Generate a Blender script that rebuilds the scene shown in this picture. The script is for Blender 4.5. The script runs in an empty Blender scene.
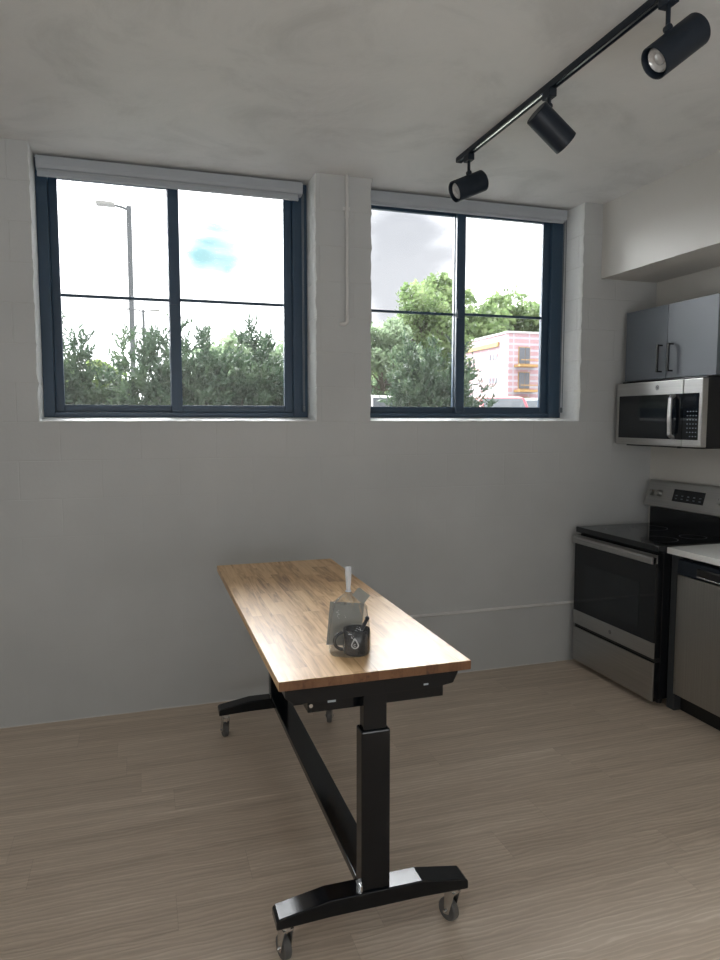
import bpy, bmesh, math, random
from math import sin, cos, pi, radians, sqrt
from mathutils import Vector, Matrix, noise

SC = bpy.context.scene
COL = SC.collection
random.seed(7)
V = Vector

# ------------------------------------------------------------------ dimensions
CAM = (0.0, -3.973, 1.635)
CEIL = 3.04
XR = 3.37          # right wall
XL = -2.6
YB = -6.6
SILL = 1.65
REC = 0.24         # window recess
W1 = (-0.505, 0.99)
W2 = (1.325, 2.785)

# ------------------------------------------------------------------ materials
def nt(name):
    m = bpy.data.materials.new(name); m.use_nodes = True
    t = m.node_tree
    return m, t, t.nodes['Principled BSDF']

def N(t, kind, **kw):
    n = t.nodes.new(kind)
    for k, v in kw.items():
        if hasattr(n, k): setattr(n, k, v)
        else: n.inputs[k].default_value = v
    return n

def L(t, a, b): t.links.new(a, b)

def setp(b, col=None, rough=None, metal=None, spec=None, **kw):
    if col is not None: b.inputs['Base Color'].default_value = (*col, 1)
    if rough is not None: b.inputs['Roughness'].default_value = rough
    if metal is not None: b.inputs['Metallic'].default_value = metal
    if spec is not None: b.inputs['Specular IOR Level'].default_value = spec
    for k, v in kw.items(): b.inputs[k].default_value = v

def math_(t, op, a, b=None):
    n = t.nodes.new('ShaderNodeMath'); n.operation = op
    for i, x in enumerate((a, b)):
        if x is None: continue
        if isinstance(x, (int, float)): n.inputs[i].default_value = x
        else: L(t, x, n.inputs[i])
    return n.outputs[0]

def ramp(t, fac, stops):
    r = t.nodes.new('ShaderNodeValToRGB')
    e = r.color_ramp.elements
    while len(e) < len(stops): e.new(0.5)
    for el, (p, c) in zip(e, stops):
        el.position = p; el.color = (*c, 1) if len(c) == 3 else c
    L(t, fac, r.inputs['Fac'])
    return r.outputs['Color']

def plain(name, col, rough=0.5, metal=0.0, var=0.06, scale=12.0, bump=0.0, spec=None):
    """a plain painted / plastic surface with slight procedural variation"""
    m, t, b = nt(name)
    setp(b, col, rough, metal, spec)
    tc = N(t, 'ShaderNodeTexCoord')
    n = N(t, 'ShaderNodeTexNoise'); n.inputs['Scale'].default_value = scale; n.inputs['Detail'].default_value = 4
    L(t, tc.outputs['Object'], n.inputs['Vector'])
    c = ramp(t, n.outputs['Fac'], [(0.3, tuple(x*(1-var) for x in col)), (0.7, tuple(min(1, x*(1+var)) for x in col))])
    L(t, c, b.inputs['Base Color'])
    if bump:
        bp = N(t, 'ShaderNodeBump'); bp.inputs['Strength'].default_value = bump; bp.inputs['Distance'].default_value = 0.003
        L(t, n.outputs['Fac'], bp.inputs['Height']); L(t, bp.outputs[0], b.inputs['Normal'])
    return m

def brushed(name, col=(0.45, 0.445, 0.435), rough=0.32, axis='y', metal=1.0):
    m, t, b = nt(name); setp(b, col, rough, metal)
    tc = N(t, 'ShaderNodeTexCoord'); mp = N(t, 'ShaderNodeMapping')
    s = {'y': (300, 2, 300), 'z': (300, 300, 2), 'x': (2, 300, 300)}[axis]
    mp.inputs['Scale'].default_value = s
    L(t, tc.outputs['Object'], mp.inputs['Vector'])
    n = N(t, 'ShaderNodeTexNoise'); n.inputs['Scale'].default_value = 1.0; n.inputs['Detail'].default_value = 3
    L(t, mp.outputs[0], n.inputs['Vector'])
    c = ramp(t, n.outputs['Fac'], [(0.25, tuple(x*0.86 for x in col)), (0.75, tuple(x*1.1 for x in col))])
    L(t, c, b.inputs['Base Color'])
    r = N(t, 'ShaderNodeMapRange'); r.inputs['To Min'].default_value = rough*0.8; r.inputs['To Max'].default_value = rough*1.3
    L(t, n.outputs['Fac'], r.inputs['Value']); L(t, r.outputs[0], b.inputs['Roughness'])
    return m

def mat_block(name, rough_lit_face=False):
    """painted concrete block wall"""
    m, t, b = nt(name); setp(b, (0.6, 0.6, 0.58), 0.6)
    tc = N(t, 'ShaderNodeTexCoord'); sep = N(t, 'ShaderNodeSeparateXYZ'); L(t, tc.outputs['Object'], sep.inputs[0])
    cx = N(t, 'ShaderNodeCombineXYZ')
    L(t, math_(t, 'ADD', sep.outputs['X'], math_(t, 'MULTIPLY', sep.outputs['Y'], 1.0)), cx.inputs[0]); L(t, sep.outputs['Z'], cx.inputs[1])
    br = N(t, 'ShaderNodeTexBrick')
    br.offset = 0.5
    for k, v in dict(Scale=1.0).items(): br.inputs[k].default_value = v
    br.inputs['Brick Width'].default_value = 0.406; br.inputs['Row Height'].default_value = 0.203
    br.inputs['Mortar Size'].default_value = 0.004; br.inputs['Mortar Smooth'].default_value = 1.0
    L(t, cx.outputs[0], br.inputs['Vector'])
    n1 = N(t, 'ShaderNodeTexNoise'); n1.inputs['Scale'].default_value = 55; n1.inputs['Detail'].default_value = 6
    n2 = N(t, 'ShaderNodeTexNoise'); n2.inputs['Scale'].default_value = 1.7; n2.inputs['Detail'].default_value = 5
    n3 = N(t, 'ShaderNodeTexVoronoi'); n3.inputs['Scale'].default_value = 90
    for n in (n1, n2, n3): L(t, tc.outputs['Object'], n.inputs['Vector'])
    # upper courses show their joints and pores more, lower wall is smooth
    up = N(t, 'ShaderNodeMapRange'); up.inputs['From Min'].default_value = 0.9; up.inputs['From Max'].default_value = 1.9
    up.inputs['To Min'].default_value = 0.12; up.inputs['To Max'].default_value = 1.0
    L(t, sep.outputs['Z'], up.inputs['Value'])
    base = ramp(t, n2.outputs['Fac'], [(0.3, (0.72, 0.74, 0.74)), (0.7, (0.80, 0.82, 0.82))] if rough_lit_face else [(0.3, (0.455, 0.47, 0.475)), (0.7, (0.515, 0.53, 0.535))])  # jambs get a paler base: sky light painted into their colour
    mx = N(t, 'ShaderNodeMix', data_type='RGBA'); mx.inputs['B'].default_value = (0.42, 0.42, 0.41, 1)
    mx.inputs[7].default_value = (0.44, 0.44, 0.43, 1)
    L(t, base, mx.inputs[6])
    L(t, math_(t, 'MULTIPLY', br.outputs['Fac'], math_(t, 'MULTIPLY', up.outputs[0], 0.20)), mx.inputs[0])
    L(t, mx.outputs[2], b.inputs['Base Color'])
    h = math_(t, 'SUBTRACT', math_(t, 'MULTIPLY', n1.outputs['Fac'], 0.5 if not rough_lit_face else 1.5), math_(t, 'MULTIPLY', br.outputs['Fac'], 0.7))
    h = math_(t, 'MULTIPLY', h, up.outputs[0])
    bp = N(t, 'ShaderNodeBump'); bp.inputs['Strength'].default_value = 0.55 if not rough_lit_face else 0.9; bp.inputs['Distance'].default_value = 0.004
    L(t, h, bp.inputs['Height']); L(t, bp.outputs[0], b.inputs['Normal'])
    return m

def mat_ceiling():
    m, t, b = nt('ceiling_plaster'); setp(b, rough=0.6)
    tc = N(t, 'ShaderNodeTexCoord')
    n1 = N(t, 'ShaderNodeTexNoise'); n1.inputs['Scale'].default_value = 2.3; n1.inputs['Detail'].default_value = 9; n1.inputs['Roughness'].default_value = 0.65; n1.inputs['Distortion'].default_value = 0.6
    n2 = N(t, 'ShaderNodeTexNoise'); n2.inputs['Scale'].default_value = 1.1; n2.inputs['Detail'].default_value = 3
    n3 = N(t, 'ShaderNodeTexNoise'); n3.inputs['Scale'].default_value = 18; n3.inputs['Detail'].default_value = 8
    for n in (n1, n2, n3): L(t, tc.outputs['Object'], n.inputs['Vector'])
    k = math_(t, 'MULTIPLY', math_(t, 'GREATER_THAN', n2.outputs['Fac'], 0.0), n1.outputs['Fac'])
    c = ramp(t, k, [(0.34, (0.57, 0.575, 0.57)), (0.50, (0.66, 0.665, 0.66)), (0.72, (0.70, 0.70, 0.695))])
    L(t, c, b.inputs['Base Color'])
    bp = N(t, 'ShaderNodeBump'); bp.inputs['Strength'].default_value = 0.5; bp.inputs['Distance'].default_value = 0.01
    hh = math_(t, 'ADD', math_(t, 'MULTIPLY', n1.outputs['Fac'], 1.0), math_(t, 'MULTIPLY', n3.outputs['Fac'], 0.25))
    L(t, hh, bp.inputs['Height']); L(t, bp.outputs[0], b.inputs['Normal'])
    return m

def plank_nodes(t, along, across, length, width):
    """returns (random value per plank, joint mask) for planks laid along one axis"""
    row = math_(t, 'FLOOR', math_(t, 'DIVIDE', across, width))
    wn = N(t, 'ShaderNodeTexWhiteNoise', noise_dimensions='1D'); L(t, row, wn.inputs['W'])
    off = math_(t, 'MULTIPLY', wn.outputs['Value'], length*3.7)
    u = math_(t, 'DIVIDE', math_(t, 'ADD', along, off), length)
    colm = math_(t, 'FLOOR', u)
    cb = N(t, 'ShaderNodeCombineXYZ'); L(t, row, cb.inputs[0]); L(t, colm, cb.inputs[1])
    w2 = N(t, 'ShaderNodeTexWhiteNoise', noise_dimensions='2D'); L(t, cb.outputs[0], w2.inputs['Vector'])
    fu = math_(t, 'FRACT', u); fv = math_(t, 'FRACT', math_(t, 'DIVIDE', across, width))
    def edge(f, eps): return math_(t, 'LESS_THAN', math_(t, 'MINIMUM', f, math_(t, 'SUBTRACT', 1.0, f)), eps)
    return w2.outputs['Value'], edge(fu, 0.0012/length), edge(fv, 0.0008/width), w2.outputs['Color']

def mat_floor():
    m, t, b = nt('vinyl_plank_floor'); setp(b, rough=0.42)
    tc = N(t, 'ShaderNodeTexCoord'); sep = N(t, 'ShaderNodeSeparateXYZ'); L(t, tc.outputs['Object'], sep.inputs[0])
    x, y = sep.outputs['X'], sep.outputs['Y']
    rnd, eu, ev, rc = plank_nodes(t, x, y, 1.22, 0.18)
    cb = N(t, 'ShaderNodeCombineXYZ')
    L(t, math_(t, 'ADD', math_(t, 'MULTIPLY', x, 0.55), math_(t, 'MULTIPLY', rnd, 37.0)), cb.inputs[0])
    L(t, math_(t, 'MULTIPLY', y, 11.0), cb.inputs[1]); L(t, math_(t, 'MULTIPLY', rnd, 9.0), cb.inputs[2])
    g1 = N(t, 'ShaderNodeTexNoise'); g1.inputs['Scale'].default_value = 1.6; g1.inputs['Detail'].default_value = 7; g1.inputs['Roughness'].default_value = 0.6; g1.inputs['Distortion'].default_value = 0.5
    L(t, cb.outputs[0], g1.inputs['Vector'])
    cb2 = N(t, 'ShaderNodeCombineXYZ')
    L(t, math_(t, 'MULTIPLY', x, 4.0), cb2.inputs[0]); L(t, math_(t, 'MULTIPLY', y, 90.0), cb2.inputs[1]); L(t, rnd, cb2.inputs[2])
    g2 = N(t, 'ShaderNodeTexNoise'); g2.inputs['Scale'].default_value = 1.0; g2.inputs['Detail'].default_value = 3
    L(t, cb2.outputs[0], g2.inputs['Vector'])
    # cathedral streaks
    cb3 = N(t, 'ShaderNodeCombineXYZ')
    L(t, math_(t, 'ADD', math_(t, 'MULTIPLY', x, 1.3), math_(t, 'MULTIPLY', rnd, 11.0)), cb3.inputs[0]); L(t, math_(t, 'MULTIPLY', y, 7.0), cb3.inputs[1])
    wv = N(t, 'ShaderNodeTexWave', wave_type='BANDS', bands_direction='Y'); wv.inputs['Scale'].default_value = 2.2; wv.inputs['Distortion'].default_value = 9.0; wv.inputs['Detail'].default_value = 3; wv.inputs['Detail Scale'].default_value = 1.3
    L(t, cb3.outputs[0], wv.inputs['Vector'])
    tot = math_(t, 'ADD', math_(t, 'MULTIPLY', g1.outputs['Fac'], 0.62), math_(t, 'MULTIPLY', g2.outputs['Fac'], 0.16))
    tot = math_(t, 'ADD', tot, math_(t, 'MULTIPLY', rnd, 0.06))
    tot = math_(t, 'ADD', tot, math_(t, 'MULTIPLY', math_(t, 'POWER', wv.outputs['Fac'], 3.0), 0.13))
    c = ramp(t, tot, [(0.26, (0.42, 0.34, 0.265)), (0.42, (0.54, 0.445, 0.355)), (0.56, (0.63, 0.53, 0.43)), (0.72, (0.79, 0.70, 0.60))])
    mx = N(t, 'ShaderNodeMix', data_type='RGBA', blend_type='MULTIPLY')
    mx.inputs[7].default_value = (0.84, 0.83, 0.82, 1)
    L(t, math_(t, 'MAXIMUM', eu, ev), mx.inputs[0]); L(t, c, mx.inputs[6]); L(t, mx.outputs[2], b.inputs['Base Color'])
    bp = N(t, 'ShaderNodeBump'); bp.inputs['Strength'].default_value = 0.35; bp.inputs['Distance'].default_value = 0.002
    L(t, math_(t, 'ADD', g2.outputs['Fac'], wv.outputs['Fac']), bp.inputs['Height']); L(t, bp.outputs[0], b.inputs['Normal'])
    L(t, math_(t, 'ADD', 0.36, math_(t, 'MULTIPLY', g1.outputs['Fac'], 0.2)), b.inputs['Roughness'])
    return m

def mat_butcher(end=False):
    m, t, b = nt('butcher_block'); setp(b, rough=0.36)
    tc = N(t, 'ShaderNodeTexCoord'); sep = N(t, 'ShaderNodeSeparateXYZ'); L(t, tc.outputs['Object'], sep.inputs[0])
    x, y, z = sep.outputs['X'], sep.outputs['Y'], sep.outputs['Z']
    rnd, eu, ev, rc = plank_nodes(t, y, math_(t, 'ADD', x, 0.5), 0.34, 0.0385)
    cb = N(t, 'ShaderNodeCombineXYZ')
    L(t, math_(t, 'MULTIPLY', x, 26.0), cb.inputs[0])
    L(t, math_(t, 'ADD', math_(t, 'MULTIPLY', y, 2.2), math_(t, 'MULTIPLY', rnd, 50.0)), cb.inputs[1])
    L(t, math_(t, 'MULTIPLY', z, 20.0), cb.inputs[2])
    g = N(t, 'ShaderNodeTexNoise'); g.inputs['Scale'].default_value = 1.8; g.inputs['Detail'].default_value = 6; g.inputs['Distortion'].default_value = 1.2
    L(t, cb.outputs[0], g.inputs['Vector'])
    tot = math_(t, 'ADD', math_(t, 'MULTIPLY', g.outputs['Fac'], 0.72), math_(t, 'MULTIPLY', rnd, 0.20))
    c = ramp(t, tot, [(0.26, (0.27, 0.14, 0.055)), (0.38, (0.50, 0.295, 0.13)), (0.50, (0.66, 0.43, 0.215)), (0.78, (0.80, 0.58, 0.34))])
    mx = N(t, 'ShaderNodeMix', data_type='RGBA', blend_type='MULTIPLY'); mx.inputs[7].default_value = (0.80, 0.72, 0.65, 1)
    L(t, math_(t, 'MAXIMUM', eu, ev), mx.inputs[0]); L(t, c, mx.inputs[6])
    # end faces: redder end grain, with shadow painted into the colour too
    geo = N(t, 'ShaderNodeNewGeometry'); sn = N(t, 'ShaderNodeSeparateXYZ'); L(t, geo.outputs['True Normal'], sn.inputs[0])
    me = N(t, 'ShaderNodeMix', data_type='RGBA', blend_type='MULTIPLY'); me.inputs[7].default_value = (0.24, 0.165, 0.13, 1)
    L(t, math_(t, 'GREATER_THAN', math_(t, 'ABSOLUTE', sn.outputs['Y']), 0.8), me.inputs[0]); L(t, mx.outputs[2], me.inputs[6])
    L(t, me.outputs[2], b.inputs['Base Color'])
    return m

def mat_glass(name, tint=(1, 1, 1), gl=0.0, haze=0.0):
    m = bpy.data.materials.new(name); m.use_nodes = True; t = m.node_tree
    t.nodes.clear()
    out = N(t, 'ShaderNodeOutputMaterial'); tr = N(t, 'ShaderNodeBsdfTransparent'); tr.inputs[0].default_value = (*tint, 1)
    g = N(t, 'ShaderNodeBsdfGlossy'); g.inputs['Roughness'].default_value = 0.03
    fr = N(t, 'ShaderNodeFresnel'); fr.inputs['IOR'].default_value = 1.5
    mx = N(t, 'ShaderNodeMixShader')
    L(t, math_(t, 'ADD', math_(t, 'MULTIPLY', fr.outputs[0], 0.4 if 'cello' in name else 1.0), gl), mx.inputs[0]); L(t, tr.outputs[0], mx.inputs[1]); L(t, g.outputs[0], mx.inputs[2])
    last = mx.outputs[0]
    if haze:
        d = N(t, 'ShaderNodeBsdfDiffuse'); d.inputs[0].default_value = (0.85, 0.87, 0.9, 1)
        m2 = N(t, 'ShaderNodeMixShader'); m2.inputs[0].default_value = haze
        L(t, last, m2.inputs[1]); L(t, d.outputs[0], m2.inputs[2]); last = m2.outputs[0]
    L(t, last, out.inputs['Surface'])
    return m

def mat_leaf(name, c1, c2, c3, trans=0.35, scale=3.0):
    m = bpy.data.materials.new(name); m.use_nodes = True; t = m.node_tree; b = t.nodes['Principled BSDF']
    out = [n for n in t.nodes if n.type == 'OUTPUT_MATERIAL'][0]
    tc = N(t, 'ShaderNodeTexCoord'); n = N(t, 'ShaderNodeTexNoise'); n.inputs['Scale'].default_value = scale; n.inputs['Detail'].default_value = 5
    L(t, tc.outputs['Object'], n.inputs['Vector'])
    c = ramp(t, n.outputs['Fac'], [(0.32, c1), (0.5, c2), (0.68, c3)])
    L(t, c, b.inputs['Base Color']); b.inputs['Roughness'].default_value = 0.6
    tr = N(t, 'ShaderNodeBsdfTranslucent'); L(t, c, tr.inputs[0])
    mx = N(t, 'ShaderNodeMixShader'); mx.inputs[0].default_value = trans
    L(t, b.outputs[0], mx.inputs[1]); L(t, tr.outputs[0], mx.inputs[2]); L(t, mx.outputs[0], out.inputs['Surface'])
    return m

def mat_wrap():
    """pink sheathing wrap with white seam bands"""
    m, t, b = nt('pink_sheathing'); setp(b, rough=0.7)
    tc = N(t, 'ShaderNodeTexCoord'); sep = N(t, 'ShaderNodeSeparateXYZ'); L(t, tc.outputs['Object'], sep.inputs[0])
    z = sep.outputs['Z']; h = math_(t, 'ADD', sep.outputs['X'], sep.outputs['Y'])
    n = N(t, 'ShaderNodeTexNoise'); n.inputs['Scale'].default_value = 0.5; n.inputs['Detail'].default_value = 4; L(t, tc.outputs['Object'], n.inputs['Vector'])
    f = math_(t, 'FRACT', math_(t, 'DIVIDE', z, 0.82))
    band = math_(t, 'LESS_THAN', f, 0.34)
    f2 = math_(t, 'LESS_THAN', math_(t, 'FRACT', math_(t, 'DIVIDE', h, 2.4)), 0.07)
    base = ramp(t, n.outputs['Fac'], [(0.3, (0.40, 0.23, 0.25)), (0.7, (0.43, 0.29, 0.31))])
    mx = N(t, 'ShaderNodeMix', data_type='RGBA'); mx.inputs[7].default_value = (0.42, 0.41, 0.46, 1)
    L(t, math_(t, 'MAXIMUM', band, f2), mx.inputs[0]); L(t, base, mx.inputs[6])
    L(t, mx.outputs[2], b.inputs['Base Color'])
    return m

M = dict(
    block=mat_block('painted_block'), jamb=mat_block('painted_block_rough_lit', True),
    drywall=plain('painted_drywall', (0.62, 0.61, 0.58), 0.55, var=0.02, scale=3, bump=0.05),
    ceiling=mat_ceiling(), floor=mat_floor(),
    wood=mat_butcher(),
    frame=plain('blue_black_aluminium', (0.027, 0.058, 0.100), 0.38, 0.0, 0.05, 3),
    glass=mat_glass('window_glass', haze=0.02),
    blind=plain('blind_grey', (0.37, 0.40, 0.435), 0.55, var=0.03, scale=5),
    blind_cloth=plain('blind_cloth', (0.36, 0.385, 0.41), 0.8, var=0.03, scale=60),
    chain=plain('chain_grey', (0.16, 0.18, 0.2), 0.4),
    black=plain('black_powder_coat', (0.0025, 0.004, 0.0065), 0.14, 0.0, 0.1, 40, spec=0.38),
    blackmat=plain('black_fixture_paint', (0.008, 0.014, 0.024), 0.45, 0.0, 0.1, 30, spec=0.35),
    blackglass=plain('black_glass', (0.004, 0.006, 0.009), 0.06, 0.0, 0.1, 5),
    enamel=plain('black_enamel', (0.005, 0.006, 0.008), 0.22, 0.0, 0.1, 5),
    darkglass=plain('oven_window_glass', (0.012, 0.016, 0.020), 0.08, 0.0, 0.1, 5),
    steel=brushed('brushed_steel'), steelv=brushed('brushed_steel_upright', (0.43, 0.425, 0.41), 0.36, 'z'),
    chrome=plain('chrome', (0.62, 0.62, 0.62), 0.18, 1.0, 0.05, 20),
    rubber=plain('grey_rubber', (0.10, 0.10, 0.10), 0.5, 0, 0.1, 30),
    cabinet=plain('slate_laminate', (0.115, 0.135, 0.16), 0.42, 0.0, 0.05, 2),
    cabin_in=plain('cabinet_carcass', (0.09, 0.10, 0.115), 0.5, 0.0, 0.05, 2),
    counter=plain('white_quartz', (0.78, 0.79, 0.78), 0.25, 0, 0.03, 25),
    toe=plain('toe_black', (0.01, 0.01, 0.011), 0.5),
    lens=plain('lamp_lens', (0.60, 0.60, 0.60), 0.12, 0.3, 0.12, 60),
    print_=plain('print_pale', (0.42, 0.47, 0.52), 0.5),
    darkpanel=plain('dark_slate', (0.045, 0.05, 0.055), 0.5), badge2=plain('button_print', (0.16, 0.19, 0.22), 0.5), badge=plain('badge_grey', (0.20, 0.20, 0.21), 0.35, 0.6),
    pipe=plain('painted_conduit', (0.62, 0.62, 0.61), 0.45, 0, 0.03, 20),
    mug=plain('mug_speckle', (0.028, 0.030, 0.033), 0.25, 0, 0.5, 160),
    emblem=plain('emblem_white', (0.45, 0.46, 0.47), 0.5),
    card=plain('card_grey', (0.25, 0.25, 0.23), 0.7, 0, 0.05, 30),
    film=mat_glass('cellophane', (0.97, 0.98, 0.98), 0.0, 0.045),
    film2=mat_glass('cellophane_gathered', (0.9, 0.92, 0.93), 0.10, 0.40),
    juniper=mat_leaf('juniper_green', (0.018, 0.036, 0.020), (0.036, 0.066, 0.036), (0.075, 0.115, 0.06), 0.35),
    leafy=mat_leaf('leaf_yellow_green', (0.081, 0.136, 0.037), (0.161, 0.236, 0.074), (0.260, 0.335, 0.124), 0.5),
    maple=mat_leaf('leaf_mid_green', (0.074, 0.124, 0.046), (0.143, 0.211, 0.081), (0.236, 0.310, 0.136), 0.5, 0.5),
    pale=mat_leaf('leaf_pale_green', (0.124, 0.186, 0.105), (0.192, 0.260, 0.155), (0.260, 0.335, 0.211), 0.5, 0.5),
    red=mat_leaf('leaf_red', (0.279, 0.074, 0.050), (0.372, 0.124, 0.081), (0.434, 0.186, 0.124), 0.4),
    bark=plain('bark', (0.10, 0.08, 0.065), 0.9, 0, 0.3, 20),
    grass=plain('lawn', (0.15, 0.16, 0.13), 0.9, 0, 0.3, 4), asphalt=plain('asphalt', (0.16, 0.16, 0.16), 0.9, 0, 0.1, 4),
    post=plain('post_grey', (0.05, 0.057, 0.062), 0.45), led=plain('lamp_head_grey', (0.2, 0.2, 0.19), 0.4),
    wrap=mat_wrap(), lumber=plain('raw_lumber', (0.42, 0.26, 0.10), 0.8, 0, 0.15, 2), hole=plain('dark_opening', (0.10, 0.11, 0.13), 0.4),
    roofm=plain('roof_membrane', (0.55, 0.55, 0.55), 0.8),
    carred=plain('car_red', (0.30, 0.03, 0.05), 0.25), carwhite=plain('car_white', (0.8, 0.8, 0.8), 0.25), carsilver=plain('car_silver', (0.58, 0.60, 0.62), 0.25, 0.3),
    carglass=plain('car_glass', (0.05, 0.06, 0.07), 0.08), tyre=plain('tyre', (0.02, 0.02, 0.02), 0.8), orange=plain('barrier_orange', (0.5, 0.2, 0.05), 0.6),
)

# ------------------------------------------------------------------ mesh helpers
class MB:
    """collects shapes, in world coordinates, for one mesh object"""
    def __init__(s): s.bm = bmesh.new()
    def box(s, x0, x1, y0, y1, z0, z1, mat=None):
        r = bmesh.ops.create_cube(s.bm, size=1.0)['verts']
        for v in r:
            v.co = V(((x0+x1)/2 + v.co.x*(x1-x0), (y0+y1)/2 + v.co.y*(y1-y0), (z0+z1)/2 + v.co.z*(z1-z0)))
            if mat is not None: v.co = mat @ v.co
        return s
    def cyl(s, p0, p1, r0, r1=None, seg=24, caps=True):
        p0, p1 = V(p0), V(p1); d = p1-p0; r1 = r0 if r1 is None else r1
        q = V((0, 0, 1)).rotation_difference(d).to_matrix().to_4x4()
        mt = Matrix.Translation((p0+p1)/2) @ q
        bmesh.ops.create_cone(s.bm, cap_ends=caps, cap_tris=False, segments=seg, radius1=r0, radius2=r1, depth=d.length, matrix=mt)
        return s
    def sphere(s, c, r, seg=16, sc=(1, 1, 1)):
        mt = Matrix.Translation(V(c)) @ Matrix.Diagonal((*sc, 1))
        bmesh.ops.create_uvsphere(s.bm, u_segments=seg, v_segments=max(6, seg//2), radius=r, matrix=mt); return s
    def prism(s, pts, axis, a, b, mat=None):
        """2-D outline pushed along an axis: x -> (y,z), y -> (x,z), z -> (x,y)"""
        def P(p, w):
            v = {'x': V((w, p[0], p[1])), 'y': V((p[0], w, p[1])), 'z': V((p[0], p[1], w))}[axis]
            return mat @ v if mat is not None else v
        A = [s.bm.verts.new(P(p, a)) for p in pts]; B = [s.bm.verts.new(P(p, b)) for p in pts]
        s.bm.faces.new(A); s.bm.faces.new(B[::-1])
        n = len(pts)
        for i in range(n): s.bm.faces.new((A[i], B[i], B[(i+1) % n], A[(i+1) % n]))
        return s
    def tube(s, pts, r, seg=10, cap=True):
        pts = [V(p) for p in pts]; rings = []
        rr = r if isinstance(r, (list, tuple)) else [r]*len(pts)
        up = None
        for i, p in enumerate(pts):
            d = (pts[min(i+1, len(pts)-1)] - pts[max(i-1, 0)]).normalized()
            if up is None: up = d.orthogonal().normalized()
            up = (up - d*up.dot(d)).normalized(); w = d.cross(up)
            rings.append([s.bm.verts.new(p + (up*cos(2*pi*k/seg) + w*sin(2*pi*k/seg))*rr[i]) for k in range(seg)])
        for a, b in zip(rings, rings[1:]):
            for k in range(seg): s.bm.faces.new((a[k], a[(k+1) % seg], b[(k+1) % seg], b[k]))
        if cap: s.bm.faces.new(rings[0][::-1]); s.bm.faces.new(rings[-1])
        return s
    def lathe(s, prof, seg=32, mat=None, caps=True):
        rings = []
        for r, z in prof:
            ring = []
            for k in range(seg):
                v = V((r*cos(2*pi*k/seg), r*sin(2*pi*k/seg), z))
                ring.append(s.bm.verts.new(mat @ v if mat is not None else v))
            rings.append(ring)
        for a, b in zip(rings, rings[1:]):
            for k in range(seg): s.bm.faces.new((a[k], a[(k+1) % seg], b[(k+1) % seg], b[k]))
        if caps and prof[0][0] > 1e-6: s.bm.faces.new(rings[0][::-1])
        if caps and prof[-1][0] > 1e-6: s.bm.faces.new(rings[-1])
        return s
    def xf(s, mt):
        bmesh.ops.transform(s.bm, matrix=mt, verts=s.bm.verts); return s
    def build(s, name, mat, parent=None, bevel=0.0, smooth=False, seg=2, loc=None):
        bm = s.bm
        bmesh.ops.recalc_face_normals(bm, faces=bm.faces)
        vs = [v.co for v in bm.verts]
        lo = V((min(v.x for v in vs), min(v.y for v in vs), min(v.z for v in vs))); hi = V((max(v.x for v in vs), max(v.y for v in vs), max(v.z for v in vs)))
        if parent is not None: o0 = wloc(parent)
        elif loc is not None: o0 = V(loc)
        else: o0 = V(((lo.x+hi.x)/2, (lo.y+hi.y)/2, lo.z))
        if parent is None or parent.type == 'EMPTY' or True:
            for v in bm.verts: v.co -= o0
        me = bpy.data.meshes.new(name); bm.to_mesh(me); bm.free()
        o = bpy.data.objects.new(name, me); COL.objects.link(o)
        if parent is not None: o.parent = parent; o.location = (0, 0, 0)
        else: o.location = o0
        me.materials.append(mat)
        if smooth:
            for p in me.polygons: p.use_smooth = True
            try: me.set_sharp_from_angle(angle=radians(40))
            except Exception: pass
        if bevel:
            md = o.modifiers.new('bevel', 'BEVEL'); md.width = bevel; md.segments = seg; md.limit_method = 'ANGLE'; md.angle_limit = radians(40)
            md.harden_normals = False
        return o

def wloc(o):
    v = V(o.location)
    while o.parent is not None:
        o = o.parent; v += V(o.location)
    return v

def tag(o, label=None, cat=None, group=None, kind=None):
    if label: o['label'] = label
    if cat: o['category'] = cat
    if group: o['group'] = group
    if kind: o['kind'] = kind
    return o

def empty(name, loc, label=None, cat=None, group=None, kind=None):
    o = bpy.data.objects.new(name, None); COL.objects.link(o); o.location = loc; o.empty_display_size = 0.1
    return tag(o, label, cat, group, kind)

def text_mesh(name, txt, size, mat, mt, parent, depth=0.0006):
    cu = bpy.data.curves.new(name, 'FONT'); cu.body = txt; cu.size = size; cu.align_x = 'CENTER'; cu.align_y = 'CENTER'; cu.extrude = depth
    tmp = bpy.data.objects.new(name+'_t', cu); COL.objects.link(tmp)
    dg = bpy.context.evaluated_depsgraph_get(); me = bpy.data.meshes.new_from_object(tmp.evaluated_get(dg))
    bpy.data.objects.remove(tmp)
    me.transform(Matrix.Translation(-wloc(parent)) @ mt)
    me.materials.clear(); me.materials.append(mat)
    o = bpy.data.objects.new(name, me); COL.objects.link(o); o.parent = parent
    return o

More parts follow.
